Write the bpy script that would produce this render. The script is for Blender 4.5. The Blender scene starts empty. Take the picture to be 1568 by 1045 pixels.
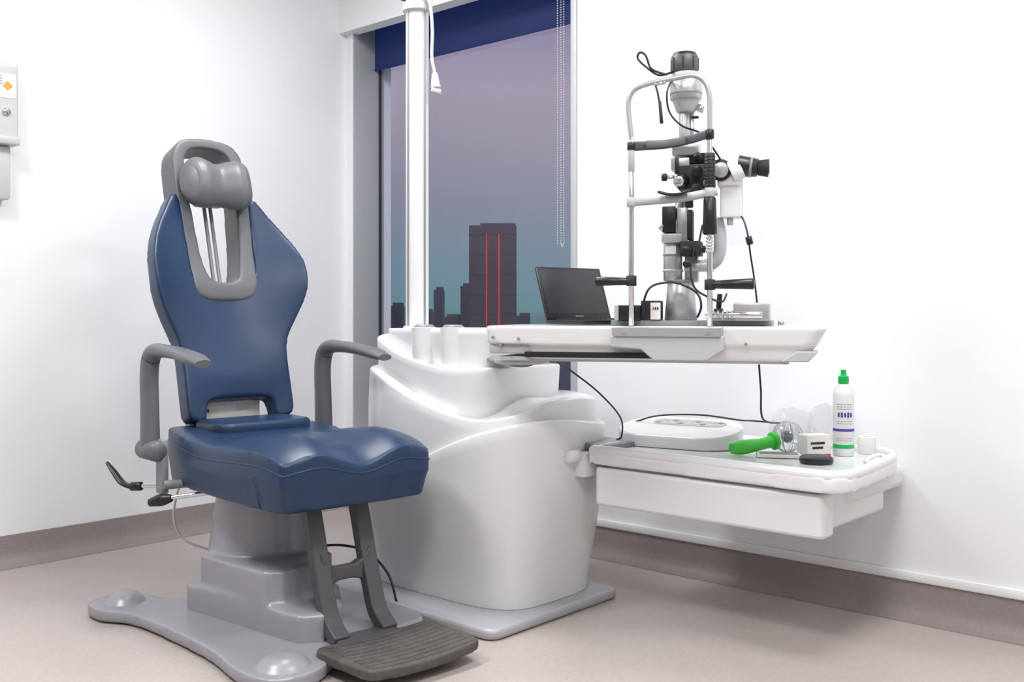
import bpy, bmesh, math, random
from mathutils import Vector, Matrix
random.seed(3)
scene=bpy.context.scene
COL=scene.collection
TH=math.radians(41.68)
def C2R(X,Y):
    c,s=math.cos(TH),math.sin(TH)
    return (c*X-s*Y, s*X+c*Y)

# ------------------------------------------------------------ materials
def mat(name,col,rough=.5,metal=0.0,noise=0.0,nscale=8.0,bump=0.0,bscale=60.0,coat=0.0,emit=None,estr=1.0,spec=None):
    m=bpy.data.materials.new(name); m.use_nodes=True
    nt=m.node_tree; b=nt.nodes['Principled BSDF']
    b.inputs['Base Color'].default_value=(*col,1)
    b.inputs['Roughness'].default_value=rough
    b.inputs['Metallic'].default_value=metal
    if spec is not None: b.inputs['Specular IOR Level'].default_value=spec
    if coat: b.inputs['Coat Weight'].default_value=coat
    tc=nt.nodes.new('ShaderNodeTexCoord')
    if noise>0:
        n=nt.nodes.new('ShaderNodeTexNoise'); n.inputs['Scale'].default_value=nscale; n.inputs['Detail'].default_value=4
        nt.links.new(tc.outputs['Object'],n.inputs['Vector'])
        r=nt.nodes.new('ShaderNodeValToRGB')
        r.color_ramp.elements[0].position=.3; r.color_ramp.elements[1].position=.7
        r.color_ramp.elements[0].color=(*[max(0,c*(1-noise)) for c in col],1)
        r.color_ramp.elements[1].color=(*[min(1,c*(1+noise)) for c in col],1)
        nt.links.new(n.outputs['Fac'],r.inputs['Fac']); nt.links.new(r.outputs['Color'],b.inputs['Base Color'])
    if bump>0:
        n2=nt.nodes.new('ShaderNodeTexNoise'); n2.inputs['Scale'].default_value=bscale; n2.inputs['Detail'].default_value=3
        nt.links.new(tc.outputs['Object'],n2.inputs['Vector'])
        bp=nt.nodes.new('ShaderNodeBump'); bp.inputs['Strength'].default_value=bump; bp.inputs['Distance'].default_value=.002
        nt.links.new(n2.outputs['Fac'],bp.inputs['Height']); nt.links.new(bp.outputs['Normal'],b.inputs['Normal'])
    if emit:
        b.inputs['Emission Color'].default_value=(*emit,1); b.inputs['Emission Strength'].default_value=estr
    return m
M={}
M['wall']=mat('wall_paint',(.865,.873,.888),.7,noise=.01,nscale=2)
M['wall2']=mat('wall_grey_fill_cut',(.50,.50,.52),.7,noise=.01,nscale=2)  # unseen walls greyed to cut bounce fill and deepen the shadows
M['ceil']=mat('ceiling_paint',(.85,.85,.85),.8)
M['floor']=mat('vinyl_floor',(.485,.425,.397),.33,noise=.07,nscale=110,bump=.05,bscale=200)
M['base']=mat('vinyl_skirting',(.285,.243,.232),.45,noise=.07,nscale=110)
M['trimw']=mat('white_trim',(.88,.88,.885),.35)
M['alu']=mat('window_aluminium',(.47,.48,.50),.45,metal=.25)
M['white']=mat('gloss_white_plastic',(.81,.81,.815),.22,coat=.3)
M['white2']=mat('satin_white_plastic',(.80,.80,.80),.38)
M['cream']=mat('ivory_plastic',(.66,.63,.58),.4)
M['disp']=mat('dispenser_grey_plastic',(.56,.56,.56),.4)
M['blue']=mat('blue_leather',(.0115,.036,.092),.36,noise=.05,nscale=5,bump=.12,bscale=500)
M['piping']=mat('blue_piping',(.014,.042,.108),.36)
M['grey']=mat('grey_leather',(.15,.155,.165),.40,bump=.1,bscale=400)
M['greypl']=mat('grey_arm_plastic',(.13,.135,.145),.42)
M['greybase']=mat('silver_grey_base',(.34,.34,.37),.33,metal=.15)
M['dgrey']=mat('dark_strut_paint',(.085,.085,.092),.45)
M['tread']=mat('ribbed_rubber_tread',(.085,.078,.073),.6,noise=.25,nscale=25)
M['black']=mat('black_plastic',(.012,.012,.014),.35)
M['blackm']=mat('matte_black_plastic',(.022,.022,.025),.6)
M['chrome']=mat('chrome_steel',(.75,.76,.78),.15,metal=1)
M['silver']=mat('satin_silver',(.50,.50,.51),.34,metal=.55)
M['lgrey']=mat('light_grey_plastic',(.50,.51,.53),.4)
M['mgrey']=mat('mid_grey_plastic',(.26,.27,.28),.4)
M['cable_w']=mat('white_cable_rubber',(.6,.6,.58),.5)
M['green']=mat('green_plastic',(.06,.62,.05),.35)
M['greenc']=mat('green_cap_plastic',(.0,.45,.09),.35)
M['plate']=mat('floor_plate_grey',(.44,.44,.46),.35,metal=.1)
M['screen']=mat('laptop_screen',(.03,.032,.036),.3)
M['bottlel']=mat('bottle_label_blue',(.06,.07,.3),.5)
M['orange']=mat('hazard_orange',(.8,.35,.05),.5)
M['label']=mat('printed_label',(.8,.78,.74),.6)
M['red']=mat('red_print',(.6,.03,.03),.5)
M['tower']=mat('tower_concrete',(.34,.25,.25),.8,noise=.15,nscale=.05)
M['towerd']=mat('tower_bands',(.26,.20,.21),.8)
M['city']=mat('hazed_city_concrete',(.26,.25,.28),.8,noise=.2,nscale=.05)  # concrete lightened, distance haze is put into the colour
M['redl']=mat('red_led_strip',(.6,.02,.02),.5,emit=(1,.07,.05),estr=.45)
M['blind']=mat('navy_roller_blind',(.004,.010,.055),.8,emit=(.003,.010,.050),estr=1.0)  # faint navy glow put into the fabric; the blind is no lamp
M['panel']=mat('light_panel_diffuser',(.9,.9,.9),.5,emit=(1,1,1),estr=2.0)
M['glassblack']=mat('smoked_lens',(.02,.02,.025),.1)
def glassmat(name,tint=(1,1,1),base=.04,edge=.9,power=5,rough=.0):
    m=bpy.data.materials.new(name); m.use_nodes=True; nt=m.node_tree
    for n in list(nt.nodes): nt.nodes.remove(n)
    o=nt.nodes.new('ShaderNodeOutputMaterial'); mx=nt.nodes.new('ShaderNodeMixShader')
    t=nt.nodes.new('ShaderNodeBsdfTransparent'); t.inputs[0].default_value=(*tint,1)
    g=nt.nodes.new('ShaderNodeBsdfGlossy'); g.inputs['Roughness'].default_value=rough
    f=nt.nodes.new('ShaderNodeLayerWeight'); f.inputs['Blend'].default_value=.5
    p=nt.nodes.new('ShaderNodeMath'); p.operation='POWER'; p.inputs[1].default_value=power
    ma=nt.nodes.new('ShaderNodeMath'); ma.operation='MULTIPLY_ADD'; ma.inputs[1].default_value=edge; ma.inputs[2].default_value=base
    nt.links.new(f.outputs['Facing'],p.inputs[0]); nt.links.new(p.outputs[0],ma.inputs[0]); nt.links.new(ma.outputs[0],mx.inputs[0])
    nt.links.new(t.outputs[0],mx.inputs[1]); nt.links.new(g.outputs[0],mx.inputs[2]); nt.links.new(mx.outputs[0],o.inputs[0])
    return m
M['glass']=glassmat('window_glass',(.95,.96,1.0),.06)
M['clear']=glassmat('clear_acrylic',(.97,.98,.98),.05)
M['film']=glassmat('plastic_film',(.91,.92,.93),.10,.8,2.2,.10)

# ------------------------------------------------------------ helpers
def empty(name,loc=(0,0,0),rz=0,parent=None,rot=None):
    e=bpy.data.objects.new(name,None); COL.objects.link(e); e.location=loc
    e.rotation_euler=rot if rot else (0,0,rz); e.empty_display_size=.05
    if parent: e.parent=parent
    return e
def link(name,me,m,parent=None,smooth=True,ang=35):
    ob=bpy.data.objects.new(name,me); COL.objects.link(ob)
    if m is not None: me.materials.append(m if not isinstance(m,str) else M[m])
    if parent: ob.parent=parent
    if smooth:
        for p in me.polygons: p.use_smooth=True
        try: me.set_sharp_from_angle(angle=math.radians(ang))
        except Exception: pass
    return ob
def fixn(me):
    bm=bmesh.new(); bm.from_mesh(me); bmesh.ops.recalc_face_normals(bm,faces=bm.faces); bm.to_mesh(me); bm.free()
def meshd(name,v,f,m,parent=None,smooth=True,ang=35):
    me=bpy.data.meshes.new(name); me.from_pydata([tuple(a) for a in v],[],f); me.validate(); fixn(me)
    return link(name,me,m,parent,smooth,ang)
def box(name,c,s,m,parent=None,bev=.003,rot=None,segs=2):
    bm=bmesh.new(); bmesh.ops.create_cube(bm,size=1)
    for v in bm.verts: v.co=Vector((v.co.x*s[0],v.co.y*s[1],v.co.z*s[2]))
    if bev>0:
        bev=min(bev,min(s)*.49)
        bmesh.ops.bevel(bm,geom=bm.edges[:]+bm.verts[:],offset=bev,segments=segs,affect='EDGES',profile=.5)
    me=bpy.data.meshes.new(name); bm.to_mesh(me); bm.free()
    ob=link(name,me,m,parent,True,40); ob.location=c
    if rot: ob.rotation_euler=rot
    return ob
def box2(name,a,b,m,parent=None,bev=.003):
    return box(name,[(a[i]+b[i])/2 for i in range(3)],[abs(b[i]-a[i]) for i in range(3)],m,parent,bev)
def catm(pts,n=8,closed=False):
    P=[Vector(p) for p in pts]; out=[]; N=len(P)
    rng=range(N) if closed else range(N-1)
    for i in rng:
        if closed: p0,p1,p2,p3=P[(i-1)%N],P[i],P[(i+1)%N],P[(i+2)%N]
        else: p0,p1,p2,p3=P[max(i-1,0)],P[i],P[i+1],P[min(i+2,N-1)]
        for k in range(n):
            t=k/n
            out.append(.5*((2*p1)+(-p0+p2)*t+(2*p0-5*p1+4*p2-p3)*t*t+(-p0+3*p1-3*p2+p3)*t**3))
    if not closed: out.append(P[-1].copy())
    return out
def tube(name,pts,r,m,parent=None,seg=12,n=8,smooth=True,ry=None,up=None):
    K=len(pts)
    rl=[r]*K if not isinstance(r,(list,tuple)) else list(r)
    yl=rl if ry is None else ([ry]*K if not isinstance(ry,(list,tuple)) else list(ry))
    if smooth and K>2:
        C=catm(pts,n); R=[a.x for a in catm([(q,0,0) for q in rl],n)]; Y=[a.x for a in catm([(q,0,0) for q in yl],n)]
    else: C=[Vector(p) for p in pts]; R=rl; Y=yl
    V=[];F=[]
    T=[]
    for i in range(len(C)):
        a=C[max(i-1,0)]; b=C[min(i+1,len(C)-1)]; T.append((b-a).normalized())
    if up is not None: nrm=Vector(up)
    else:
        nrm=Vector((0,0,1)) if abs(T[0].z)<.9 else Vector((1,0,0))
    for i,c in enumerate(C):
        nn=nrm-T[i]*nrm.dot(T[i])
        if nn.length<1e-5: nn=T[i].orthogonal()
        nn.normalize()
        if up is None: nrm=nn
        bb=T[i].cross(nn)
        for k in range(seg):
            a=2*math.pi*k/seg
            V.append(c+nn*math.cos(a)*Y[i]+bb*math.sin(a)*R[i])
    for i in range(len(C)-1):
        for k in range(seg):
            F.append((i*seg+k,i*seg+(k+1)%seg,(i+1)*seg+(k+1)%seg,(i+1)*seg+k))
    F.append(tuple(range(seg))); F.append(tuple((len(C)-1)*seg+k for k in range(seg)))
    return meshd(name,V,F,m,parent,True,50)
def cyl(name,p0,p1,r0,m,parent=None,r1=None,seg=28,bev=.0):
    r1=r0 if r1 is None else r1
    if bev>0:
        p0=Vector(p0);p1=Vector(p1);d=(p1-p0).normalized()
        return tube(name,[p0,p0+d*bev,p1-d*bev,p1],[max(r0-bev,1e-4),r0,r1,max(r1-bev,1e-4)],m,parent,seg,smooth=False)
    return tube(name,[p0,p1],[r0,r1],m,parent,seg,smooth=False)
def lathe(name,prof,m,parent=None,loc=(0,0,0),seg=40):
    V=[];F=[]
    for r,z in prof:
        for k in range(seg):
            a=2*math.pi*k/seg; V.append((max(r,1e-4)*math.cos(a)+loc[0],max(r,1e-4)*math.sin(a)+loc[1],z+loc[2]))
    for i in range(len(prof)-1):
        for k in range(seg): F.append((i*seg+k,i*seg+(k+1)%seg,(i+1)*seg+(k+1)%seg,(i+1)*seg+k))
    F.append(tuple(range(seg))); F.append(tuple((len(prof)-1)*seg+k for k in range(seg)))
    return meshd(name,V,F,m,parent,True,40)
def prismdata(pts,f,t0,t1):
    N=len(pts); V=[f(p[0],p[1],t0) for p in pts]+[f(p[0],p[1],t1) for p in pts]
    F=[tuple(range(N)),tuple(range(2*N-1,N-1,-1))]+[(i,(i+1)%N,N+(i+1)%N,N+i) for i in range(N)]
    return V,F
def prism(name,pts,f,t0,t1,m,parent=None,bev=0,segs=3):
    V,F=prismdata(pts,f,t0,t1); ob=meshd(name,V,F,m,parent,True,40)
    if bev: 
        b=ob.modifiers.new('bevel','BEVEL'); b.width=bev; b.segments=segs; b.limit_method='ANGLE'; b.angle_limit=math.radians(50)
    return ob
def join_data(lst):
    V=[];F=[]
    for v,f in lst:
        o=len(V); V+=list(v); F+=[tuple(i+o for i in q) for q in f]
    return V,F
def boxd(a,b):
    x0,y0,z0=a;x1,y1,z1=b
    V=[(x0,y0,z0),(x1,y0,z0),(x1,y1,z0),(x0,y1,z0),(x0,y0,z1),(x1,y0,z1),(x1,y1,z1),(x0,y1,z1)]
    F=[(3,2,1,0),(4,5,6,7),(0,1,5,4),(1,2,6,5),(2,3,7,6),(3,0,4,7)]
    return V,F
def soft(name,data,m,parent=None,vox=.008,it=6,warp=None,fac=.5):
    me=bpy.data.meshes.new(name); me.from_pydata([tuple(v) for v in data[0]],[],data[1]); fixn(me)
    ob=bpy.data.objects.new(name,me); COL.objects.link(ob)
    r=ob.modifiers.new('r','REMESH'); r.mode='VOXEL'; r.voxel_size=vox
    s=ob.modifiers.new('s','SMOOTH'); s.factor=fac; s.iterations=it
    bpy.context.view_layer.update()
    dg=bpy.context.evaluated_depsgraph_get()
    nm=bpy.data.meshes.new_from_object(ob.evaluated_get(dg))
    ob.modifiers.clear(); ob.data=nm; nm.name=name
    if warp:
        for v in nm.vertices: v.co=Vector(warp(v.co.x,v.co.y,v.co.z))
    nm.materials.clear(); nm.materials.append(M[m] if isinstance(m,str) else m)
    for p in nm.polygons: p.use_smooth=True
    if parent: ob.parent=parent
    return ob
def rrect(x0,y0,x1,y1,r,n=6):
    out=[]
    for cx,cy,a0 in ((x1-r,y1-r,0),(x0+r,y1-r,90),(x0+r,y0+r,180),(x1-r,y0+r,270)):
        for k in range(n+1):
            a=math.radians(a0+90*k/n); out.append((cx+r*math.cos(a),cy+r*math.sin(a)))
    return out
XYZ=lambda a,b,c:(a,b,c)
def interp(xs,t):
    n=len(xs)
    if t<=xs[0][0]: return xs[0][1]
    if t>=xs[-1][0]: return xs[-1][1]
    sl=[]
    for i in range(n):
        a=xs[max(i-1,0)]; b=xs[min(i+1,n-1)]
        sl.append((b[1]-a[1])/(b[0]-a[0]))
    for i in range(n-1):
        x0,y0=xs[i];x1,y1=xs[i+1]
        if t<=x1:
            h=x1-x0; s=(t-x0)/h
            return y0*(2*s**3-3*s*s+1)+h*sl[i]*(s**3-2*s*s+s)+y1*(-2*s**3+3*s*s)+h*sl[i+1]*(s**3-s*s)

# ------------------------------------------------------------ room shell
XL,YW,XR,YN,ZC=-3.92,3.165,1.7,-1.8,2.75
box2('floor',(XL-.15,YN-.15,-.1),(XR+.15,YW+.25,0),'floor',bev=0)
box2('ceiling',(XL-.15,YN-.15,ZC),(XR+.15,YW+.25,ZC+.1),'ceil',bev=0)
box2('wall_left',(XL-.15,YN-.15,0),(XL,YW+.25,ZC),'wall',bev=0)
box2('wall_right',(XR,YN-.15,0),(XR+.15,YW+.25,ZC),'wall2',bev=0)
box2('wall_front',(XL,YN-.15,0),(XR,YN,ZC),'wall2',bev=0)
WX0,WX1,WZ0=-3.87,-2.49,.30
WZ1=2.33
wb=empty('wall_back')
box2('wall_main',(WX1,YW,0),(XR,YW+.25,ZC),'wall',wb,0)
box2('wall_under_window',(XL,YW,0),(WX1,YW+.25,WZ0),'wall',wb,0)
box2('wall_lintel',(XL,YW,WZ1+.13),(WX1,YW+.25,ZC),'wall',wb,0)
box2('wall_corner',(XL,YW,WZ0),(WX0,YW+.25,WZ1+.13),'wall',wb,0)
box2('pelmet',(XL,YW-.045,WZ1),(WX1+.02,YW+.03,ZC),'wall',wb,0)
# window
w=empty('window_1')
GY=YW+.165
WT=WZ1+.13
box2('reveal_left',(WX0-.001,YW+.002,WZ0),(WX0+.008,GY+.03,WT),'alu',w,.002)
box2('reveal_right',(WX1-.012,YW+.004,WZ0),(WX1+.001,GY+.03,WT),'alu',w,.002)
box2('sill',(WX0,YW-.012,WZ0-.01),(WX1,GY+.03,WZ0+.02),'trimw',w,.004)
box2('frame_left',(WX0,GY-.004,WZ0),(WX0+.014,GY+.012,WT),'blackm',w,.002)
box2('frame_right',(WX1-.05,GY-.02,WZ0),(WX1,GY+.03,WT),'alu',w,.002)
box2('frame_bottom',(WX0,GY-.02,WZ0),(WX1,GY+.03,WZ0+.05),'blackm',w,.002)
box2('frame_top',(WX0,GY-.02,WT-.03),(WX1,GY+.03,WT),'blackm',w,.002)
meshd('glass_pane',[(WX0,GY,WZ0),(WX1,GY,WZ0),(WX1,GY,WT),(WX0,GY,WT)],[(0,1,2,3)],'glass',w,False)
bl=empty('roller_blind')
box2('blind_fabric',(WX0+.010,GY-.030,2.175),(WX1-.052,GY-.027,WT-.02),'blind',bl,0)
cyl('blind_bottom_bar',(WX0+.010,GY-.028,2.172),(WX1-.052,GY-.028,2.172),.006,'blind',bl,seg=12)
cyl('blind_roller',(WX0+.010,GY-.060,WT-.035),(WX1-.052,GY-.060,WT-.035),.028,'mgrey',bl)
box2('trim_1',(WX1-.006,YW-.010,WZ0),(WX1+.022,YW+.01,WZ1),'lgrey',bev=.003)
ch=empty('blind_bead_chain')
def beads(name,x,y,z0,z1):
    V=[];F=[];z=z0
    while z<z1:
        o=len(V); r=.0036
        V+=[(x+r,y,z),(x,y+r,z),(x-r,y,z),(x,y-r,z),(x,y,z+r),(x,y,z-r)]
        F+=[tuple(i+o for i in q) for q in ((0,1,4),(1,2,4),(2,3,4),(3,0,4),(1,0,5),(2,1,5),(3,2,5),(0,3,5))]
        z+=.010
    meshd(name,V,F,'lgrey',ch,False)
for i,dx in enumerate((-.004,-.018,-.036)):
    beads('beads_%d'%i,WX1+dx,YW-.055,1.23,ZC-.02)
tube('chain_loop_end',[(WX1-.004,YW-.055,1.23),(WX1-.011,YW-.055,1.215),(WX1-.018,YW-.055,1.23)],.002,'lgrey',ch,6)
def skirting(name,p0,p1,nrm):
    prof=[(0.0,.115),(.006,.115),(.008,.10),(.010,.060),(.017,.034),(.034,.012),(.062,.0008),(.0,.0008)]
    V=[]
    for p in (p0,p1):
        for d,z in prof: V.append((p[0]+nrm[0]*d,p[1]+nrm[1]*d,z))
    N=len(prof)
    F=[tuple(range(N)),tuple(range(2*N-1,N-1,-1))]+[(i,(i+1)%N,N+(i+1)%N,N+i) for i in range(N)]
    return meshd(name,V,F,'base',None,True,60)
skirting('baseboard_left',(XL,YN),(XL,YW),(1,0))
skirting('baseboard_back',(XL,YW),(XR,YW),(0,-1))
skirting('baseboard_right',(XR,YN),(XR,YW),(-1,0))
skirting('baseboard_front',(XL,YN),(XR,YN),(0,1))
box2('trim_2',(WX1,YW-.014,.115),(XR-.01,YW,.145),'trimw',bev=.005)
k=0
for (x,y,en) in ((-2.6,.4,32),(-.6,.4,32),(-2.6,2.1,27),(-.6,2.1,28),(.9,1.2,18)):
    cl=empty('ceiling_light_panel' if k==0 else 'ceiling_light_panel.%03d'%k,(x,y,ZC)); k+=1
    box('frame',(0,0,-.012),(.64,.64,.022),'trimw',cl,.003)
    box('diffuser',(0,0,-.022),(.58,.58,.008),'panel',cl,.002)
    L=bpy.data.lights.new('panel_area','AREA'); L.shape='SQUARE'; L.size=.58; L.energy=en; L.color=(.99,.995,1.0)
    lo=bpy.data.objects.new('lamp',L); COL.objects.link(lo); lo.parent=cl; lo.location=(0,0,-.035)

# ------------------------------------------------------------ city outside
def building(name,px0,px1,pz,dist,m='city',strips=None):
    e=empty(name)
    X0=(px0-784)/1534*dist; X1=(px1-784)/1534*dist
    c=C2R((X0+X1)/2,dist+8); wdt=X1-X0
    e.location=(c[0],c[1],0); e.rotation_euler=(0,0,TH)
    zt=.95+pz*dist/1534
    box2('tower_block',(-wdt/2,-8,-60),(wdt/2,8,zt),m,e,.3)
    box2('roof_plant',(-wdt*.27,-5,zt),(wdt*.48,5,zt+dist*.003),m,e,.1)
    n=int((zt+60)/6)
    for i in range(n):
        box2('floor_band_%d'%i,(-wdt/2-.05,-8.1,zt-3-i*6),(wdt/2+.05,-7.9,zt-2.6-i*6),'towerd',e,0)
    if strips:
        for j,s in enumerate(strips):
            xs=(s-(px0+px1)/2)/1534*dist
            box2('light_strip_%d'%j,(xs-.17,-8.4,-20),(xs+.17,-8.15,zt-2.5),'redl',e,0)
    return e
building('office_tower',718,791,135,300,'tower',strips=(745,764))
building('city_building',705,719,42,340)
building('city_building.001',664,677,36,420)
building('city_building.002',596,613,12,380)
building('city_building.003',575,594,6,300)
building('city_building.004',640,660,2,450)
building('city_building.005',791,812,-4,360)
building('city_building.006',678,702,-6,300)
meshd('city_ground',[(*C2R(-1500,12),-60),(*C2R(1500,12),-60),(*C2R(2500,2600),-60),(*C2R(-2500,2600),-60)],[(0,1,2,3)],mat('city_ground_haze',(.14,.18,.19),.9,noise=.3,nscale=.02),None,False)

# ------------------------------------------------------------ instrument stand (white cabinet)
st=empty('ophthalmic_instrument_stand')
def tier(name,x0,x1,y0,y1,z0,rim,prof,m,ex=4.5,K=14,N=128,capin=((.990,.005),(.972,.008),(.94,.004),(.5,.0),(.05,.0))):
    cx,cy=(x0+x1)/2,(y0+y1)/2; a,b=(x1-x0)/2,(y1-y0)/2
    V=[];F=[];rings=0
    def pt(th,s):
        c,si=math.cos(th),math.sin(th)
        return (cx+a*s*math.copysign(abs(c)**(2/ex),c), cy+b*s*math.copysign(abs(si)**(2/ex),si))
    zr=[]
    for i in range(N):
        x,y=pt(2*math.pi*i/N,1); zr.append(rim(x,y))
    for k in range(K+1):
        for i in range(N):
            z=z0+(zr[i]-z0)*k/K
            x,y=pt(2*math.pi*i/N,prof(z)); V.append((x,y,z))
        rings+=1
    for s,dz in capin:
        for i in range(N):
            x,y=pt(2*math.pi*i/N,prof(zr[i])*s); V.append((x,y,zr[i]+dz))
        rings+=1
    for r in range(rings-1):
        for i in range(N): F.append((r*N+i,r*N+(i+1)%N,(r+1)*N+(i+1)%N,(r+1)*N+i))
    F.append(tuple(range(N)));F.append(tuple((rings-1)*N+i for i in range(N)))
    return meshd(name,V,F,m,st,True,60)
def profA(z): return interp([(0.03,.85),(.10,.875),(.30,.95),(.50,.99),(.62,1.0),(.8,.99)],z)
AX0,AX1,AY0,AY1=-2.785,-1.955,2.205,2.78
def per(x,y):
    return (x-AX0)+max(0,(y-AY0-.03))*.9 if x>-2.3 else (x-AX0)-max(0,y-2.3)*.1
tier('outer_shell',AX0,AX1,AY0,AY1,.035,lambda x,y:interp([(-.05,.31),(.14,.36),(.37,.455),(.59,.545),(.78,.60),(.99,.612),(1.2,.585),(1.4,.56)],per(x,y)),profA,'white',ex=4)
tier('middle_shell',AX0+.014,AX1-.022,AY0+.024,AY1-.008,.20,lambda x,y:interp([(-.05,.765),(.09,.75),(.24,.70),(.44,.642),(.62,.612),(.79,.625),(1.02,.668),(1.17,.665),(1.4,.62)],per(x,y)),lambda z:profA(z)*interp([(.2,.99),(.45,.985),(.6,.975),(.78,.965)],z),'white',ex=4)
tier('upper_shell',-2.745,-2.17,2.275,2.79,.50,lambda x,y:interp([(.0,.872),(.09,.85),(.23,.80),(.39,.77),(.51,.765),(.7,.775)],(x+2.75)),lambda z:interp([(.5,.92),(.65,.96),(.88,1.0)],z),'white',ex=4)
tk=tier('top_tank',-2.712,-2.20,2.318,2.75,.70,lambda x,y:.893,lambda z:interp([(.7,.93),(.8,.96),(.89,1.0)],z),'white',capin=((.985,.004),(.95,.003),(.93,-.012),(.5,-.014),(.05,-.014)))
for i,(x,y) in enumerate(((-2.47,2.328),(-2.345,2.342))):
    lathe('instrument_holder_%d'%i,[(.036,.72),(.042,.80),(.043,.885),(.044,.902),(.036,.904),(.034,.885),(.001,.885)],'white',st,(x,y,0))
    lathe('holder_insert_%d'%i,[(.033,.886),(.035,.906),(.028,.912),(.024,.905),(.001,.904)],'mgrey',st,(x,y,0))
prism('floor_plate',rrect(-2.90,2.11,-1.955,2.745,.045),XYZ,0.001,.034,'plate',st,.012)
prism('plinth_gap',rrect(-2.64,2.265,-2.08,2.70,.08),XYZ,0.030,.045,'mgrey',st)
lathe('adjust_knob',[(.001,-.022),(.016,-.016),(.022,0),(.016,.016),(.001,.022)],'white',st,(-2.045,2.42,.056),20)
box2('shelf_bracket_plate',(-2.0,2.55,.512),(-1.86,2.72,.535),'mgrey',st,.003)
box2('shelf_bracket_block',(-2.0,2.50,.43),(-1.92,2.68,.51),'white',st,.012)
cyl('bracket_knob',(-1.952,2.45,.50),(-1.952,2.51,.50),.020,'white',st,bev=.005)
tube('table_swing_arm',[(-2.42,2.55,.80),(-2.2,2.42,.80),(-1.965,2.25,.80)],[.05,.05,.04],'mgrey',st,14,ry=.012,up=(0,0,1))
lathe('table_pivot_disc',[(.001,.0),(.075,.0),(.082,.005),(.082,.011),(.001,.013)],'lgrey',st,(-1.965,2.25,.800))
# pole
px,py=-2.637,2.452
cyl('lamp_pole_core',(px,py,.87),(px,py,2.03),.041,'white2',st)
cyl('pole_collar',(px,py,.885),(px,py,.905),.050,'white2',st,bev=.004)
for i,(ox,oy) in enumerate((C2R(-.030,-.031),C2R(.030,-.031))):
    box('pole_rail_%d'%i,(px+ox,py+oy,1.46),(.006,.006,1.14),'mgrey',st,.001,rot=(0,0,TH))
lathe('pole_head',[(.041,0),(.052,.01),(.052,.03),(.036,.055),(.03,.085),(.001,.085)],'lgrey',st,(px,py,2.02))
d1=C2R(-1,-.1); d2=C2R(.6,-.8)
tube('lamp_arm',[(px,py,2.07),(px+d1[0]*.06,py+d1[1]*.06,2.085),(px+d1[0]*.15,py+d1[1]*.15,2.12),(px+d1[0]*.35,py+d1[1]*.35,2.22)],.014,'blackm',st)
tube('monitor_arm',[(px,py,2.09),(px+d2[0]*.08,py+d2[1]*.08,2.13),(px+d2[0]*.3,py+d2[1]*.3,2.3),(px+d2[0]*.45,py+d2[1]*.45,2.45)],.014,'lgrey',st)
lathe('exam_lamp_head',[(.001,.09),(.05,.085),(.09,.03),(.10,0),(.09,0),(.001,.01)],'lgrey',st,(px+d1[0]*.38,py+d1[1]*.38,2.19))
q=lambda X,z,dY=-.05:(px+C2R(X,dY)[0],py+C2R(X,dY)[1],z)
tube('hanging_plug_cable',[q(.02,2.08),q(.048,2.05),q(.058,1.95),q(.056,1.86),q(.066,1.80)],.006,'cable_w',st)
cyl('hanging_plug',q(.066,1.80),q(.070,1.745),.010,'cable_w',st,r1=.018,bev=.003)
box('hanging_plug_body',q(.072,1.735),(.036,.03,.018),'cable_w',st,.004,rot=(0,.3,TH))

# ------------------------------------------------------------ shelf unit with drawer
sh=empty('side_shelf_drawer')
SZ=.53
out=catm([(-1.905,2.55),(-1.88,2.520),(-1.5,2.512),(-1.16,2.505),(-1.10,2.525),(-1.085,2.60),(-1.105,2.85),(-1.13,3.0),(-1.18,3.08),(-1.3,3.095),(-1.8,3.07),(-1.89,3.04),(-1.905,2.98)],6,True)
soft('shelf_top',prismdata(out,XYZ,SZ-.055,SZ-.012),'white',sh,.007,4)
rim=[(-1.505+(a[0]+1.505)*.97,2.80+(a[1]-2.80)*.955,SZ-.011) for a in out]
rim.append(rim[0])
tube('shelf_rim',rim,.013,'white',sh,10,smooth=False,ry=.017,up=(0,0,1))
hl=[(-1.155+.022*math.cos(t)-.02*math.sin(t),2.90+.09*math.sin(t),SZ-.009) for t in [j*math.pi/12 for j in range(25)]]
tube('shelf_handle_rim',hl,.008,'white',sh,8,smooth=False)
prism('drawer_box',rrect(-1.88,2.545,-1.17,3.02,.03),XYZ,.355,SZ-.055,'white2',sh,.012)
prism('drawer_front',rrect(-1.90,2.52,-1.145,2.60,.02),XYZ,.348,SZ-.063,'white2',sh,.01)
prism('wall_mount_box',rrect(-1.38,2.7,-1.16,3.16,.04),XYZ,.41,SZ-.05,'white2',sh,.02)
# ------------------------------------------------------------ instrument table
TA=math.radians(25.5)
T0=(-1.942,2.087,0)
tb=empty('instrument_table',T0,TA)
TX0,TX1,TD=-.022,.920,.38
def tw(x,y,z):
    s=(z-.818)/.097
    if x>.45: x=x-(1-s)*.05*((x-.45)/.45)
    y=y+(1-s)*.012*(1 if y<.19 else -1)
    return (x,y,z)
td=join_data([prismdata(rrect(TX0,0,TX1,TD,.04),XYZ,.862,.915),prismdata(rrect(.09,.010,TX1-.005,TD-.02,.04),XYZ,.820,.88)])
soft('table_top',td,'white',tb,.0065,3,warp=tw)
box2('black_recess',(.10,.004,.826),(.60,.06,.842),'black',tb,.002)
box2('underframe',(.02,.03,.814),(.82,.30,.828),'lgrey',tb,.004)
box2('left_wing_under',(-.01,.02,.835),(.12,.2,.865),'lgrey',tb,.006)
prism('corner_cover',[(.80,.822),(.868,.822),(.895,.85),(.84,.85)],lambda a,b,c:(a,c,b),.003,.10,'lgrey',tb,.003)
clamp=[(.352,.889),(.655,.889),(.655,.852),(.610,.822),(.470,.822),(.435,.852),(.352,.858)]
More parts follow.
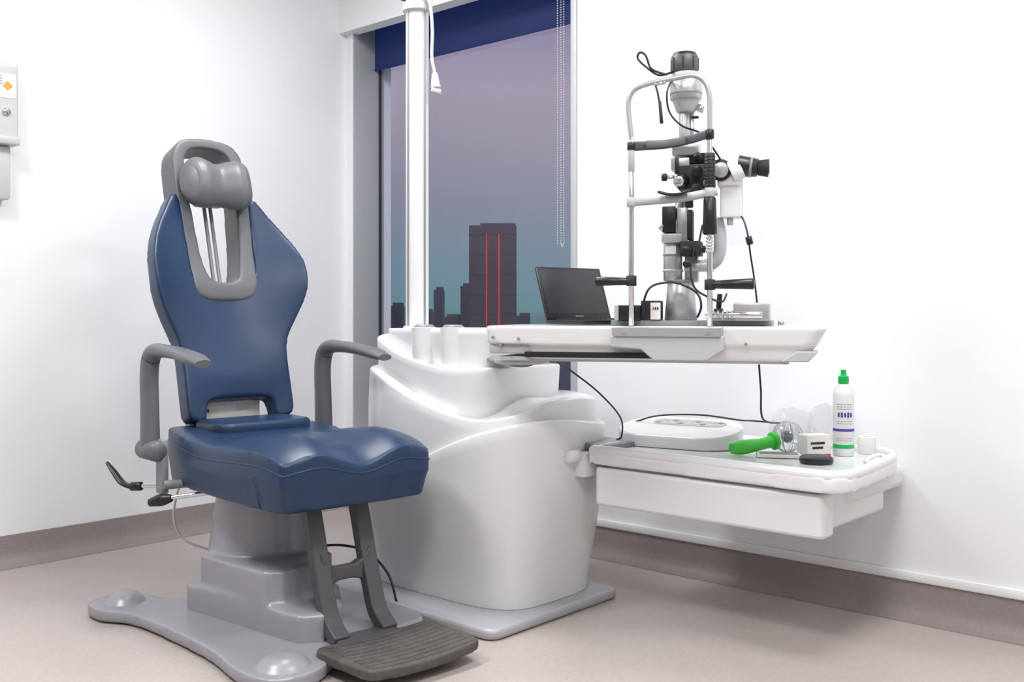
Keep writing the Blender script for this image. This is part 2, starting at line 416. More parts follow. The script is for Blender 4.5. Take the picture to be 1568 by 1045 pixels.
prism('headrest_clamp',clamp,lambda a,b,c:(a,c,b),-.030,.03,'lgrey',tb,.004)
prism('headrest_clamp_rail',[(.355,.913),(.652,.913),(.648,.887),(.360,.887)],lambda a,b,c:(a,c,b),-.036,.03,'silver',tb,.003)
for i,(a,z) in enumerate(((.008,.882),(.71,.868),(.084,.878),(.03,.86))):
    cyl('screw_%d'%i,(a,-.0035,z),(a,.02,z),.004,'mgrey',tb,seg=14)
for i,a in enumerate((.39,.615)): cyl('clamp_screw_%d'%i,(a,-.040,.900),(a,-.03,.900),.006,'chrome',tb,seg=14)
cyl('table_knob',(.80,.05,.91),(.80,.05,.93),.009,'chrome',tb,bev=.002)
# ------------------------------------------------------------ slit lamp (local units: 1 = 1.76mm grid)
sx,sy=T0[0]+math.cos(TA)*.405,T0[1]+math.sin(TA)*.405
sl=empty('slit_lamp_microscope',(sx,sy,.9155),TA)
U=.00176
def s(px,py,d=0.0):
    k=1+.36*d
    u=((px-784)*k+784-967-158*d); v=(480-py)*k+20-1
    return (u*U,d,v*U)
def sb(name,x0,y0,x1,y1,d0,d1,m,bev=.003,rot=None):
    dm=(d0+d1)/2
    a=s(x0,y1,dm); b=s(x1,y0,dm)
    return box(name,((a[0]+b[0])/2,dm,(a[2]+b[2])/2),(b[0]-a[0],d1-d0,b[2]-a[2]),m,sl,bev,rot)
def sc(name,x0,y0,d0,x1,y1,d1,r,m,r1=None,bev=.0015,seg=28):
    return cyl(name,s(x0,y0,d0),s(x1,y1,d1),r*U,m,sl,(r1*U if r1 else None),seg,bev)
def st_(name,pts,r,m,seg=10,**k): return tube(name,[s(*p) for p in pts],r*U if not isinstance(r,list) else [q*U for q in r],m,sl,seg,**k)
D=.13
sb('slide_plate',945,490,1180,498.5,.05,.27,'mgrey')
sb('power_box',945,467,984,490,.02,.12,'black')
sb('power_box_side',945,467,952,490,.018,.122,'lgrey')
sb('control_box',984,460,1014,491,.052,.11,'blackm')
sb('control_box_label',997,463,1012,489,.046,.054,'label',.0005)
for i in range(3): sb('control_switch_%d'%i,1000+i*3.5,470,1002+i*3.5,474,.044,.048,'red' if i==0 else 'black',.0003)
sb('right_box',1124,464,1176,491,.02,.15,'silver',.005)
sb('right_box_lower',1085,476,1126,491,.03,.14,'silver',.004)
sc('axle',1080,482,.02,1165,482,.02,5,'chrome')
for i in range(4): sc('axle_thread_%d'%i,1098+i*7,482,.02,1101+i*7,482,.02,7,'silver')
sc('joystick_base',1100,487,.04,1100,472,.04,9,'blackm',7)
sc('joystick',1100,472,.04,1102,450,.04,4,'black')
sc('column_foot',1043,490,D,1043,432,D,26,'silver',21)
sc('column_ring',1043,434,D,1043,428,D,22,'mgrey')
sc('column_lower',1031,430,D-.01,1031,358,D-.01,15,'silver')
sc('column_band_1',1031,392,D-.01,1031,388,D-.01,16,'mgrey')
sc('column_band_2',1031,416,D-.01,1031,412,D-.01,16.5,'lgrey')
sb('column_head',1016,358,1047,372,D-.05,D+.02,'silver')
sb('scale_label',1020,376,1036,388,D-.038,D-.035,'label',.0004)
sb('rear_pillar',1050,390,1070,432,D-.01,D+.03,'silver')
sc('tilt_knob_1',1052,384,.09,1052,384,.04,8,'black'); sc('tilt_knob_2',1080,382,.09,1062,381,.08,6,'black')
sc('tilt_knob_3',1052,404,.07,1052,404,.03,6,'black')
sb('pivot_block',1044,370,1075,392,.07,.15,'blackm')
st_('illum_arm',[(1030,360,D),(1028,340,D),(1040,320,D),(1046,300,D)],[9,9,9,8],'silver',12)
sb('illum_arm_cover',1016,316,1036,356,.08,.13,'black')
sb('bright_pillar',1038,318,1054,372,.09,.12,'silver')
sb('dark_pillar',1054,322,1062,368,.09,.14,'blackm')
sc('arm_bolt',1014,348,.08,1014,348,.12,5,'chrome')
st_('microscope_arm',[(1062,408,D),(1090,404,D),(1101,388,D),(1102,360,D),(1098,335,D)],[9,10,10,10,9],'lgrey',14)
sb('arm_mount',1050,404,1092,416,.09,.16,'silver')
sc('tower_tube',1048,262,.11,1048,150,.11,8,'silver')
sc('tower_tube_b',1060,250,.13,1060,165,.13,5,'chrome')
sb('tower_yoke',1032,222,1072,240,.08,.15,'silver')
sc('drum_lower',1051,172,.11,1051,152,.11,15,'lgrey',22)
sc('drum_mid',1051,153,.11,1051,124,.11,25,'silver')
sc('drum_band',1051,146,.11,1051,141,.11,25.6,'mgrey')
sc('drum_top',1051,124,.11,1051,112,.11,22,'lgrey')
sc('lamp_cap',1049,112,.11,1049,86,.11,21.5,'dgrey')
sc('lamp_cap_top',1049,87,.11,1049,81,.11,20.5,'black',18)
for i in range(8):
    a=i*math.pi/4; c0=s(1049,108,.11); c1=s(1049,90,.11); r=21.5*U
    cyl('cap_fin_%d'%i,(c0[0]+r*math.cos(a),c0[1]+r*math.sin(a),c0[2]),(c1[0]+r*math.cos(a),c1[1]+r*math.sin(a),c1[2]),.0018,'black',sl,seg=8)
sc('filter_lever',1060,180,.10,1070,180,.09,2.2,'black')
sc('slit_knob_a',1070,172,.11,1076,163,.11,7,'chrome')
sb('optics_core',1040,256,1094,292,.07,.16,'blackm',.006)
sb('optics_plate',1030,243,1058,262,.08,.14,'silver')
sb('optics_rail',1058,236,1094,252,.09,.13,'black')
sc('objective_1',1046,276,.07,1040,277,.025,11,'black',9)
sc('objective_ring',1040,277,.027,1040,277,.02,8,'chrome')
sc('side_knob_1',1036,270,.08,1018,270,.08,3,'chrome'); sc('side_knob_1h',1022,270,.08,1014,270,.08,6,'black')
sc('side_knob_2',1072,246,.08,1066,236,.07,6,'black')
sc('front_knob_3',1066,288,.07,1066,290,.03,8,'blackm')
sc('front_knob_4',1084,280,.07,1084,281,.04,7,'silver')
sc('front_knob_5',1068,262,.07,1068,262,.035,9,'black')
sb('mirror_holder',1050,292,1062,318,.09,.11,'black')
sb('chin_mech',1034,240,1040,266,.05,.06,'black')
soft('microscope_body',join_data([boxd(s(1102,334,.10),(s(1134,334,.10)[0],.17,s(1132,268,.10)[2])),boxd(s(1098,286,.09),(s(1130,286,.09)[0],.18,s(1136,246,.09)[2]))]),'white2',sl,.004,3)
sc('magnification_drum',1103,262,.08,1103,262,.20,17,'blackm')
sc('drum_face',1103,262,.078,1103,262,.07,12,'silver')
sc('front_barrel',1098,262,.12,1086,262,.115,15,'blackm')
for i,dd in enumerate((.10,.16)):
    sc('prism_housing_%d'%i,1118,266,dd,1134,259,dd,19,'white2',17)
    sc('eyepiece_tube_%d'%i,1129,257,dd,1158,261,dd,17,'black',14)
    sc('eyepiece_ring_%d'%i,1146,259.5,dd,1150,260,dd,16,'mgrey')
    sc('eyepiece_cup_%d'%i,1158,261,dd,1174,262,dd,12,'blackm',14)
    sc('eyepiece_lens_%d'%i,1173,262,dd,1175,262,dd,9,'glassblack')
sc('lower_knob',1117,334,.12,1117,346,.12,5,'lgrey')
bs=s(1103,375,.155); be=s(1166,225,.155)
prism('breath_shield',rrect(bs[0],bs[2],be[0],be[2],.02),lambda a,b,c:(a,c,b),.205,.207,'clear',sl)
hp=[(967,205,0),(963,170,0),(963,148,0),(972,132,0),(995,124,0),(1030,119,0),(1060,116,0),(1077,124,0),(1086,145,0),(1087,180,0),(1087,205,0)]
st_('headrest_arch',hp,4.1,'silver',14)
sc('post_left',967,499,0,967,205,0,4.1,'chrome'); sc('post_right',1087,499,0,1087,205,0,4.1,'chrome')
sc('post_sleeve_left',967,210,0,967,260,0,5,'lgrey')
for i,(x,y0,y1) in enumerate(((967,214,226),(1087,200,214))): sc('band_clip_%d'%i,x,y0,0,x,y1,0,6.5,'black')
st_('forehead_band',[(966,220,0),(985,220,.035),(1020,219,.05),(1055,214,.04),(1086,206,0)],[1.5,1.8,1.8,1.8,1.5],'dgrey',10,ry=[8*U*.9]*5,up=(0,0,1))
st_('forehead_band_pad',[(990,218,.028),(1020,218,.041),(1050,214,.034)],[2,3,2],'grey',10,ry=[6*U]*3,up=(0,0,1))
st_('chin_crossbar',[(960,307,0),(985,306,0),(1040,303,-.012),(1075,298,0),(1098,294,0)],[4,5,6,5,4],'lgrey',12,ry=[6.5*U]*5,up=(0,0,1))
st_('chin_cup',[(1012,293,-.03),(1026,297,-.04),(1042,297,-.04),(1056,291,-.03)],[9,11,11,9],'black',12,ry=[2.5*U]*4,up=(0,0,1))
sc('crossbar_clip_l',967,314,0,967,300,0,7,'lgrey'); sc('crossbar_clip_r',1087,303,0,1087,287,0,8,'lgrey')
sc('elevation_grip_upper',1087,236,0,1087,290,0,8,'blackm')
sc('elevation_grip',1087,303,0,1087,360,0,9.5,'black',11,bev=.004)
for i in range(5): sc('spring_ring_%d'%i,1087,364+i*5,0,1087,366.5+i*5,0,6,'chrome')
for i in range(9): sc('grip_rib_%d'%i,1087,240+i*5.5,0,1087,242+i*5.5,0,8.8,'black')
sc('arm_rest_left',968,430,0,910,429,-.01,5.5,'black',7.5,bev=.004); sc('arm_rest_hub_l',967,437,0,967,421,0,8,'blackm')
sc('arm_rest_right',1087,436,0,1153,435,-.01,6,'black',8.5,bev=.004); sc('arm_rest_hub_r',1087,444,0,1087,428,0,8,'blackm')
st_('lamp_cable_loop',[(1032,108,.09),(1010,112,.05),(990,98,.04),(977,84,.04),(980,75,.04),(989,80,.04),(997,100,.04),(1010,108,.03),(1022,112,.02)],1.8,'black',8)
st_('fixation_cable',[(1003,122,0),(1008,140,-.005),(1012,165,-.005)],1.6,'black',8); sc('fixation_light',1011,152,-.005,1014,187,-.005,2.4,'blackm',2.8)
sc('fixation_holder',1003,126,0,1020,124,0,3,'chrome')
st_('tower_cable',[(1031,118,.09),(1022,140,.06),(1026,170,.06),(1045,192,.05),(1075,206,.04),(1096,235,.05),(1105,250,.1)],1.6,'black',8)
st_('right_cable',[(1122,330,.12),(1135,335,.10),(1143,360,.08),(1147,390,.08),(1153,430,.08),(1157,466,.08)],1.4,'black',8)
sc('ferrite_bead',1144,364,.08,1147,376,.08,5,'black')
st_('base_cable_1',[(985,484,.02),(988,455,.02),(1000,437,.03),(1030,432,.05),(1055,440,.05),(1070,452,.04),(1074,470,.03),(1068,486,.03)],1.8,'black',8)
st_('base_cable_2',[(1064,380,.06),(1058,410,.04),(1064,440,.03),(1085,455,.03),(1105,462,.03),(1112,450,.05)],1.6,'black',8)
st_('base_cable_3',[(1076,345,.05),(1070,375,.03),(1066,400,.03)],1.6,'black',8)

# ------------------------------------------------------------ laptop
def TP(r,d,z=0): return (T0[0]+math.cos(TA)*r-math.sin(TA)*d, T0[1]+math.sin(TA)*r+math.cos(TA)*d, z)
hx,hy,_=TP(.208,.237)
LA=TH+math.radians(35)
lp=empty('laptop_computer',(hx+.088*math.sin(LA),hy-.088*math.cos(LA),.9165),LA)
box('base_deck',(0,0,.008),(.25,.185,.014),'black',lp,.004)
box('keyboard',(0,.01,.0155),(.22,.10,.003),'blackm',lp,.001)
for r_ in range(4):
    for c_ in range(12): box('key_%d_%d'%(r_,c_),(-.1+c_*.018,-.025+r_*.022,.018),(.014,.017,.002),'black',lp,.0005)
lid=empty('lid',(0,.088,.014),parent=lp,rot=(math.radians(-20),0,0))
box('lid_shell',(0,0,.085),(.25,.008,.168),'black',lid,.004)
box('screen',(0,-.0045,.089),(.226,.001,.142),'screen',lid,.0003)
box('logo_bar',(0,-.0047,.010),(.03,.001,.003),'mgrey',lid,0)
cyl('hinge',(-.09,.088,.012),(.09,.088,.012),.006,'blackm',lp)

# ------------------------------------------------------------ items on shelf
SS=SZ-.0115
def shelf_obj(name,x,y,rz=0,z=SS): return empty(name,(x,y,z),rz)
KX,KY,KR=-1.775,2.825,math.radians(10)
kb=shelf_obj('control_panel_console',KX,KY,KR)
def kz(y): return .060+.018*(y/.12)
soft('console_body',prismdata(rrect(-.205,-.125,.205,.125,.115,12),XYZ,0.0,.060),'white',kb,.006,8,warp=lambda x,y,z:(x,y,max(z,.0)*(1+.30*(y/.12))))
tl=math.atan(.018/.12)
prism('display_panel',rrect(-.12,-.035,.13,.035,.03),XYZ,-.001,.0012,'lgrey',kb).location=(.01,.045,kz(.045)+.0005)
bpy.data.objects['display_panel'].rotation_euler=(tl,0,0)
for i in range(9):
    for j in range(2): box('button_%d_%d'%(i,j),(-.09+i*.026,.03+j*.03,kz(.03+j*.03)+.0022),(.016,.014,.0014),'cream' if (i+j)%3 else 'mgrey',kb,.0005,rot=(tl,0,0))
gr=shelf_obj('green_handled_magnifier_ball',-1.435,2.885,math.radians(66))
tube('green_handle',[(-.20,0,.022),(-.16,0,.024),(-.09,0,.030),(-.05,0,.036)],[.016,.022,.018,.019],'green',gr,20)
cyl('green_collar',(-.05,0,.036),(-.034,0,.039),.028,'green',gr,bev=.004)
bpyr=bmesh.new(); bmesh.ops.create_uvsphere(bpyr,u_segments=36,v_segments=20,radius=.048)
me=bpy.data.meshes.new('clear_ball'); bpyr.to_mesh(me); bpyr.free(); o=link('clear_ball',me,'film',gr); o.location=(.010,0,.048)
for i in range(5):
    a=i*math.pi/5
    tube('ball_ring_%d'%i,[(.010+.0475*math.cos(t)*math.cos(a),.0475*math.cos(t)*math.sin(a),.048+.0475*math.sin(t)) for t in [j*math.pi/8 for j in range(17)]],.0013,'silver',gr,6)
lathe('ball_core',[(.001,-.02),(.014,-.014),(.02,0),(.014,.014),(.001,.02)],'mgrey',gr,(.010,0,.048),18)
def crumple(name,w_,h_,loc,rz,lean):
    e=shelf_obj(name,loc[0],loc[1],rz); V=[];F=[];n=12
    for i in range(n+1):
        for j in range(n+1):
            u=i/n-.5; v=j/n
            V.append((u*w_*(1-.25*v)+random.uniform(-.004,.004),lean*v+.02*math.sin(u*7+v*3)+random.uniform(-.004,.004),max(0.002,v*h_*(1-.35*abs(u))+random.uniform(-.004,.004))))
    for i in range(n):
        for j in range(n): F.append((i*(n+1)+j,(i+1)*(n+1)+j,(i+1)*(n+1)+j+1,i*(n+1)+j+1))
    o=meshd('film_sheet',V,F,'film',e,True,180); return e
crumple('plastic_wrapper',.17,.13,(-1.46,2.99),math.radians(38),.03)
crumple('plastic_wrapper.001',.14,.15,(-1.35,3.0),math.radians(30),.03)
ap=shelf_obj('alcohol_pads_box',-1.33,2.865,math.radians(62))
box('carton',(0,0,.033),(.085,.05,.066),'label',ap,.001)
box('carton_print_1',(-.005,-.0255,.042),(.05,.0008,.007),'black',ap,0); box('carton_print_2',(-.005,-.0255,.028),(.038,.0008,.007),'black',ap,0)
box('carton_stripe',(0,-.0253,.005),(.083,.0008,.006),'red',ap,0)
lc=shelf_obj('black_lens_case',-1.262,2.735)
lathe('case',[(.001,0),(.044,0),(.048,.006),(.047,.016),(.040,.021),(.001,.023)],'black',lc)
ph=shelf_obj('handheld_tablet',-1.40,2.775,math.radians(30))
box('body',(0,0,.006),(.13,.07,.010),'label',ph,.003); box('screen',(0,0,.0115),(.11,.055,.001),'mgrey',ph,.0003)
bt=shelf_obj('hand_sanitiser_bottle',-1.27,2.94); bt.scale=(1.17,1.17,1.17)
lathe('bottle',[(.001,0),(.024,0),(.0265,.004),(.0265,.155),(.024,.170),(.012,.183),(.011,.19),(.001,.19)],'white2',bt)
lathe('label_green_band',[(.0267,.02),(.0269,.022),(.0269,.028),(.0267,.03)],'greenc',bt)
lathe('label_blue_band',[(.0267,.064),(.0269,.065),(.0269,.070),(.0267,.071)],'bottlel',bt)
lathe('cap',[(.012,.186),(.014,.19),(.013,.205),(.007,.209),(.007,.222),(.001,.223)],'greenc',bt)
for i in range(5):
    a=math.radians(-92+i*17)
    box('letter_%d'%i,(.0268*math.cos(a),.0268*math.sin(a),.107),(.001,.0050,.013 if i%2 else .011),'bottlel',bt,0,rot=(0,0,a))
for j in range(7):
    for i in range(5):
        a=math.radians(-95+i*18); box('smallprint_%d_%d'%(j,i),(.0267*math.cos(a),.0267*math.sin(a),(.122,.128,.134,.084,.090,.046,.040)[j]),(.0008,.006,.0012),'mgrey',bt,0,rot=(0,0,a))
tp=shelf_obj('medical_tape_roll',-1.235,3.03)
lathe('roll',[(.012,0),(.026,0),(.027,.002),(.027,.05),(.026,.052),(.012,.052),(.012,.0)],'label',tp,seg=30)

bpy.context.view_layer.update()
def cab(name,pts,r=.0028,m='black'):
    return tube(name,pts,r,m,None,8)
cab('power_cable',[TP(.17,.12,.810),(-1.86,2.35,.78),(-1.83,2.45,.71),(-1.855,2.60,.62),(-1.90,2.67,.55),(-1.92,2.67,.538)])
dc=cab('data_cable',[TP(.74,.1,.810),TP(.745,.1,.74),TP(.75,.11,.66),(-1.36,2.70,.63),(-1.50,2.80,.618),(-1.58,2.86,.610),(-1.75,2.90,.612),(-1.90,2.86,.60),(-1.985,2.78,.56)])
dc.parent=kb; dc.matrix_parent_inverse=kb.matrix_world.inverted()

# ------------------------------------------------------------ examination chair
CH=empty('ophthalmic_examination_chair',(-2.6,1.86,0))
up=empty('rotating_upper',(0,0,0),math.radians(-6),CH)
def B(x,y,z): return (x+2.6,y-1.86,z)
pl=catm([(-3.09,1.465),(-2.98,1.45),(-2.84,1.50),(-2.45,1.485),(-2.22,1.44),(-2.09,1.46),(-2.07,1.58),(-2.13,1.70),(-2.18,1.95),(-2.24,2.09),(-2.7,2.10),(-2.84,1.98),(-2.87,1.80),(-2.93,1.67),(-3.05,1.635),(-3.12,1.55)],5,True)
soft('base_plate',prismdata([(p.x+2.6,p.y-1.86) for p in pl],XYZ,.004,.040),'greybase',CH,.008,4)
for i,(x,y,r) in enumerate(((-3.02,1.55,.084),(-2.165,1.54,.098))):
    lathe('foot_dome_%d'%i,[(r,.002),(r*1.02,.018),(r*.97,.028),(r*.78,.036),(r*.66,.050),(r*.48,.064),(r*.25,.072),(.001,.075)],'greybase',CH,B(x,y,0))
    lathe('foot_pad_%d'%i,[(r*.9,.0005),(r*.9,.01),(.001,.01)],'blackm',CH,B(x,y,0))
def fr(x,y,z0,r0,z1,r1,n=32):
    V=[(x+r0*math.cos(2*math.pi*k/n),y+r0*math.sin(2*math.pi*k/n),z0) for k in range(n)]+[(x+r1*math.cos(2*math.pi*k/n),y+r1*math.sin(2*math.pi*k/n),z1) for k in range(n)]
    return V,[tuple(range(n)),tuple(range(2*n-1,n-1,-1))]+[(i,(i+1)%n,n+(i+1)%n,n+i) for i in range(n)]
sk=[(p[0]+2.6,p[1]-1.86) for p in ((-2.80,1.635),(-2.27,1.665),(-2.23,1.72),(-2.27,1.82),(-2.45,1.95),(-2.78,1.98))]
sk2=[(p[0]+2.6,p[1]-1.86) for p in ((-2.745,1.65),(-2.42,1.655),(-2.385,1.70),(-2.40,1.82),(-2.47,1.94),(-2.74,1.96))]
pd=join_data([prismdata(sk,XYZ,.02,.118),prismdata(sk2,XYZ,.10,.215),fr(*B(-2.69,1.84,0)[:2],.02,.195,.42,.138)])
soft('pedestal_housing',pd,'greybase',CH,.008,4)
cyl('pedestal_column',B(-2.69,1.84,.38),B(-2.69,1.84,.43),.07,'dgrey',CH)
box('seat_frame',(-.02,0,.415),(.42,.34,.03),'dgrey',up,.006)
# seat
so=catm([(-.34,-.20),(-.325,-.235),(-.15,-.262),(.10,-.27),(.30,-.260),(.392,-.250),(.420,-.230),(.430,-.12),(.434,0),(.430,.12),(.420,.230),(.392,.250),(.30,.260),(.10,.27),(-.15,.262),(-.325,.235),(-.34,.20),(-.343,0)],5,True)
def seatw(x,y,z):
    top=max(0,min(1,(z-.46)/.12))
    dz=0
    a=abs(y)
    dz+=top*(.024*math.exp(-((a-.14)/.07)**2)*max(0,min(1,(x-.02)/.25)))
    dz+=top*(-.012*math.exp(-(y/.06)**2)*max(0,min(1,(x+.1)/.3)))
    if x>.28: dz-=top*.045*((x-.28)/.15)**2
    dz+=top*(-.012*math.exp(-((x+.02)/.12)**2))
    if a>.2: dz-=top*.022*((a-.2)/.07)**2
    sfac=1-.06*max(0,(.50-z)/.1)
    return (x-(.02*max(0,(.5-z)/.1) if x>.3 else 0),y*sfac,z+dz)
soft('seat_cushion',prismdata(so,XYZ,.411,.585),'blue',up,.0075,5,warp=seatw)
soft('seat_rear_pad',prismdata(rrect(-.31,-.17,-.10,.17,.05),XYZ,.55,.607),'blue',up,.008,7)
pp=[seatw(p.x*.997,p.y*.994,.545) for p in so]; pp.append(pp[0])
tube('seat_piping',pp,.0035,'piping',up,8,smooth=False)
for sg in (-1,1):
    tube('seat_corner_seam_%d'%(sg+1),[seatw(x,sg*y,z) for x,y,z in ((.392,.2465,.545),(.35,.2525,.53),(.30,.2585,.515),(.285,.2595,.50),(.30,.259,.46),(.33,.2555,.43),(.34,.250,.418))],.0025,'piping',up,8)
# backrest
RA=math.radians(16.1)
def BK(v,wd,t):
    u=-.320-math.sin(RA)*wd+math.cos(RA)*t
    z=.60+math.cos(RA)*wd+math.sin(RA)*t
    return (u,v,z)
half=[(.165,-.01),(.188,.01),(.190,.10),(.190,.19),(.20,.26),(.235,.33),(.266,.40),(.276,.47),(.266,.55),(.230,.64),(.185,.72),(.156,.768),(.130,.768),(.122,.70),(.120,.60),(.115,.50),(.08,.45),(.0,.435)]
lower=[(.0,.06),(.105,.056),(.122,.02),(.130,-.01)]
poly=[(a,b) for a,b in lower]+[(a,b) for a,b in half]
poly=poly[:-1]+[(0,.435)]+[(-a,b) for a,b in reversed(half[:-1])]+[(-a,b) for a,b in reversed(lower[1:])]
polys=catm([(a,b,0) for a,b in poly],4,True)
V,F=prismdata([(p.x,p.y) for p in polys],lambda a,b,c:(a,b,c),-.038,.034)
def bw(x,y,z):
    c=.55+.75*math.exp(-((y-.48)/.2)**2)
    z2=z+c*x*x
    z2+=.02*math.exp(-((y-.14)/.10)**2)*max(0,1-(x/.2)**2)
    return BK(x,y,z2)
soft('backrest_cushion',(V,F),'blue',up,.0075,5,warp=bw)
outer=[(0,.398),(.07,.402),(.108,.425),(.124,.50),(.130,.62),(.133,.75),(.133,.85),(.126,.93),(.098,.975),(.05,.992),(0,.995)]
inner=[(0,.462),(.03,.465),(.055,.485),(.072,.56),(.080,.66),(.086,.75),(.090,.85),(.086,.91),(.066,.945),(.034,.957),(0,.96)]
full=lambda L:[(a,b,0) for a,b in L]+[(-a,b,0) for a,b in reversed(L[1:-1])]
O=catm(full(outer),4,True); I=catm(full(inner),4,True); N=len(O)
V=[]
for t in (-.075,.036):
    V+=[(p.x,p.y,t) for p in O]+[(p.x,p.y,t) for p in I]
F=[]
for i in range(N):
    j=(i+1)%N
    F+=[(i,j,N+j,N+i),(2*N+i,3*N+i,3*N+j,2*N+j),(i,2*N+i,2*N+j,j),(N+i,N+j,3*N+j,3*N+i)]
def rw(x,y,z):
    z2=z+.4*x*x+.012*math.exp(-((y-.45)/.06)**2)*(1 if z>0 else 0)
    return BK(x,y,z2)
soft('headrest_surround',(V,F),'greypl',up,.0065,4,warp=rw)
for i,v in enumerate((-.010,.012)):
    cyl('headrest_rod_%d'%i,BK(v,.455,-.02),BK(v,.90,-.02),.0065,'mgrey',up)
hr=[-.112,-.105,-.08,-.04,0,.04,.08,.105,.112]; rr=[.035,.062,.080,.078,.070,.078,.080,.062,.035]
tube('headrest_cushion',[BK(v,.805,.070+(.03*(v/.1)**2)) for v in hr],[a*.74 for a in rr],'grey',up,28,6,ry=[a*1.1 for a in rr],up=(-math.sin(RA),0,math.cos(RA)))
box('headrest_mount',BK(0,.80,.01),(.06,.10,.10),'greypl',up,.01)
for i,v in enumerate((-.16,.16)):
    box('back_bracket_%d'%i,(-.33,v,.585),(.03,.022,.09),'lgrey',up,.004)
box('back_mount',(-.37,0,.555),(.20,.30,.03),'dgrey',up,.01)
for i,sg in enumerate((-1,1)):
    v=.312*sg
    P=[(-.285,v,.53),(-.285,v,.58),(-.288,v,.66),(-.292,v,.75),(-.280,v,.805),(-.245,v,.832),(-.17,v,.835),(-.07,v,.830),(.03,v,.818),(.090,v,.806)]
    rx=[.030,.028,.027,.027,.028,.028,.029,.033,.037,.026]; ryy=[.037,.036,.035,.034,.031,.025,.020,.019,.018,.011]
    tube('armrest_%d'%i,P,rx,'greypl',up,20,7,ry=ryy,up=(.6,0,.8))
    cyl('armrest_hub_%d'%i,(-.335,v,.525),(-.215,v,.525),.032,'greypl',up,bev=.01)
    box('armrest_strut_%d'%i,(-.245,v*.93,.475),(.05,.025,.17),'mgrey',up,.008)
    cyl('armrest_link_%d'%i,(-.22,v*.95,.42),(-.20,v*.4,.42),.014,'mgrey',up)
cyl('lever_rod_0',(-.20,-.22,.415),(-.33,-.33,.408),.007,'chrome',up); cyl('lever_hub_0',(-.32,-.322,.408),(-.355,-.345,.405),.014,'black',up,bev=.004)
tube('lever_blade_0',[(-.35,-.345,.405),(-.385,-.36,.415),(-.42,-.375,.45),(-.445,-.385,.475)],[.012,.014,.012,.006],'black',up,12,ry=[.008,.007,.006,.004])
cyl('lever_rod_1',(-.10,-.20,.402),(-.175,-.300,.388),.007,'chrome',up)
tube('lever_knob_1',[(-.165,-.295,.388),(-.190,-.315,.382),(-.220,-.340,.372)],[.011,.019,.012],'black',up,14)
def bxp(name,path,wv,th,m,v):
    L=[];Rr=[]
    for i,p in enumerate(path):
        a=Vector((path[max(i-1,0)][0],path[max(i-1,0)][1])); b=Vector((path[min(i+1,len(path)-1)][0],path[min(i+1,len(path)-1)][1]))
        t=(b-a).normalized(); n=Vector((-t.y,t.x))*th/2
        L.append((p[0]+n.x,p[1]+n.y)); Rr.append((p[0]-n.x,p[1]-n.y))
    return prism(name,L+Rr[::-1],lambda a,b,c:(a,c,b),v-wv/2,v+wv/2,m,up,.004,2)
pth=[(q_.x,q_.y) for q_ in catm([(.255,.43,0),(.285,.34,0),(.315,.24,0),(.345,.15,0),(.375,.085,0),(.43,.045,0)],4)]
for i,v in enumerate((-.072,.088)):
    bxp('footrest_strut_%d'%i,pth,.050,.036,'dgrey',v)
arch=[(-.075,.272),(-.05,.238),(-.02,.225),(.035,.225),(.065,.238),(.09,.272),(.09,.155),(.06,.178),(.03,.186),(-.015,.186),(-.045,.176),(-.075,.152)]
prism('footrest_crossbar',arch,lambda a,b,c:(c,a,b),.305,.335,'dgrey',up,.005)
box('footrest_base_bar',(.43,.008,.040),(.07,.20,.028),'dgrey',up,.006)
fo=catm([(.465,-.172),(.54,-.180),(.68,-.175),(.714,-.15),(.724,0),(.714,.165),(.68,.195),(.54,.203),(.47,.195),(.455,.1),(.45,0),(.452,-.1)],4,True)
fp=empty('footplate',(0,0,0),parent=up)
def fz(x,y): return -.010*math.cos(min(1,abs(y)/.2)*math.pi/2)+.015*(x-.58)
soft('footplate_tread',prismdata([(p.x,p.y) for p in fo],XYZ,.036,.064),'tread',fp,.006,2,warp=lambda x,y,z:(x,y,z+fz(x,y)))
for i in range(9):
    x=.485+i*.027
    tube('tread_rib_%d'%i,[(x,yy,.0635+fz(x,yy)) for yy in (-.155,-.11,-.06,0,.06,.12,.175)],.0032,'tread',fp,6)
tube('chair_power_cable',[B(-2.95,1.72,.42),B(-3.0,1.72,.36),B(-3.02,1.72,.27),B(-3.0,1.75,.2),B(-2.9,1.80,.17),B(-2.8,1.80,.165)],.004,'cable_w',CH,8)
tube('footswitch_cable',[B(-2.58,1.90,.215),B(-2.48,1.98,.225),B(-2.42,2.04,.20),B(-2.36,2.07,.14),B(-2.32,2.07,.06)],.004,'black',CH,8)
ux=math.radians(-6)
tx,ty=-.405,.0
tb2=empty('tissue_box',(-2.6+math.cos(ux)*tx-math.sin(ux)*ty,1.86+math.sin(ux)*tx+math.cos(ux)*ty,.5705),ux)
box('carton',(-.005,0,.047),(.10,.21,.094),'label',tb2,.003)
box('carton_print',(.0455,-.088,.055),(.001,.014,.012),'red',tb2,0)
box('carton_window',(.0455,.04,.06),(.001,.05,.02),'cream',tb2,0)

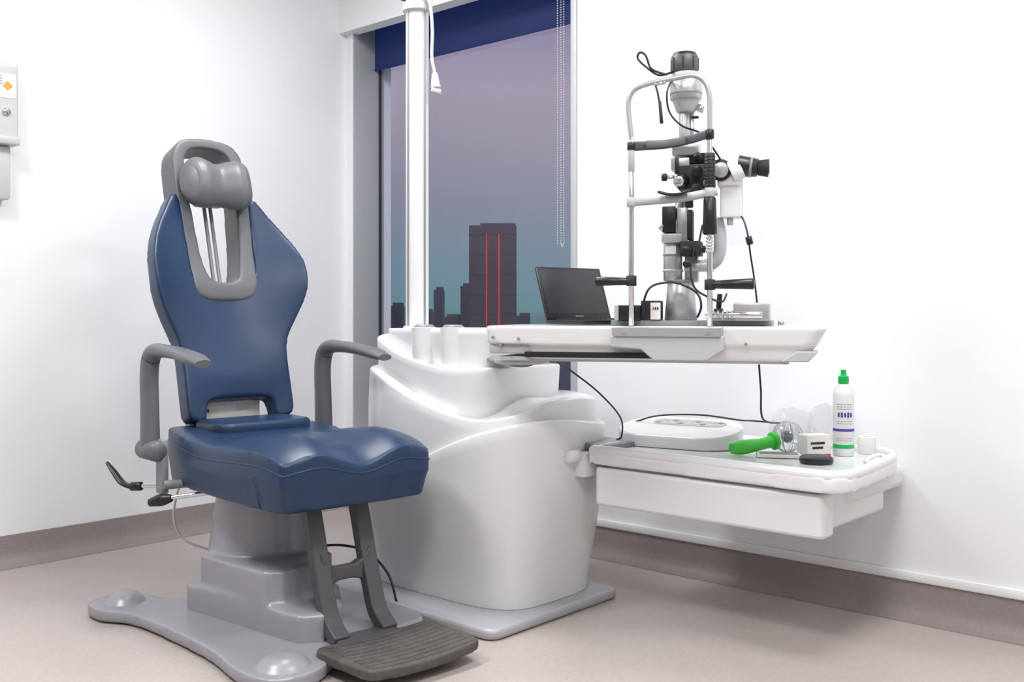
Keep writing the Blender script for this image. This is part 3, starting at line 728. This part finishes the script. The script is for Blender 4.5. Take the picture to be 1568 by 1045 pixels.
# ------------------------------------------------------------ wall dispenser
ds=empty('sharps_container_wall_bracket',(XL,1.418,-.03))
soft('container_body',boxd((.003,-.13,1.62),(.095,.135,1.90)),'disp',ds,.007,3)
box2('container_rim',(.003,-.14,1.60),(.105,.140,1.632),'disp',ds,.008)
box2('lower_holder',(.003,-.12,1.40),(.07,.118,1.60),'disp',ds,.01)
box2('warning_label',(.094,.03,1.77),(.0965,.125,1.86),'label',ds,.0005)
box('hazard_diamond',(.0972,.095,1.815),(.001,.026,.026),'orange',ds,0,rot=(math.radians(45),0,0))
for i in range(4): box2('label_line_%d'%i,(.0966,.035,1.845-i*.009),(.0972,.075,1.848-i*.009),'mgrey',ds,0)
cyl('lock_button',(.09,.09,1.72),(.105,.09,1.72),.014,'chrome',ds,bev=.003)
cyl('lock_button_core',(.10,.09,1.72),(.11,.09,1.72),.006,'mgrey',ds)
tube('top_hook',[(.03,.07,1.89),(.03,.07,1.93),(.03,.03,1.945)],.005,'mgrey',ds,8)

# ------------------------------------------------------------ world (dusk sky)
wd=bpy.data.worlds.new('dusk_sky'); scene.world=wd; wd.use_nodes=True; nt=wd.node_tree
bg=nt.nodes['Background']; tc=nt.nodes.new('ShaderNodeTexCoord'); sx_=nt.nodes.new('ShaderNodeSeparateXYZ'); cr=nt.nodes.new('ShaderNodeValToRGB')
nt.links.new(tc.outputs['Generated'],sx_.inputs[0]); 
mr=nt.nodes.new('ShaderNodeMapRange'); mr.inputs['From Min'].default_value=-.1; mr.inputs['From Max'].default_value=.4
nt.links.new(sx_.outputs['Z'],mr.inputs['Value']); nt.links.new(mr.outputs[0],cr.inputs[0]); nt.links.new(cr.outputs[0],bg.inputs[0])
e=cr.color_ramp.elements
e[0].position=0; e[0].color=(.09,.12,.13,1)
e[1].position=1; e[1].color=(.13,.13,.28,1)
for p,c in ((.19,(.10,.18,.20)),(.21,(.12,.25,.28)),(.30,(.16,.25,.31)),(.42,(.23,.24,.31)),(.55,(.31,.28,.36)),(.64,(.36,.31,.40)),(.76,(.28,.25,.38))):
    n=e.new(p); n.color=(*c,1)
bg.inputs[1].default_value=1.0

# ------------------------------------------------------------ camera
cam=bpy.data.cameras.new('camera'); co=bpy.data.objects.new('camera',cam); COL.objects.link(co)
co.location=(0,0,.95); co.rotation_euler=(math.radians(90),0,TH)
cam.sensor_width=36; cam.lens=35.2; cam.shift_y=-42.5/1568; cam.clip_start=.05; cam.clip_end=5000
scene.camera=co
scene.view_settings.view_transform='Standard'
scene.view_settings.exposure=0.0
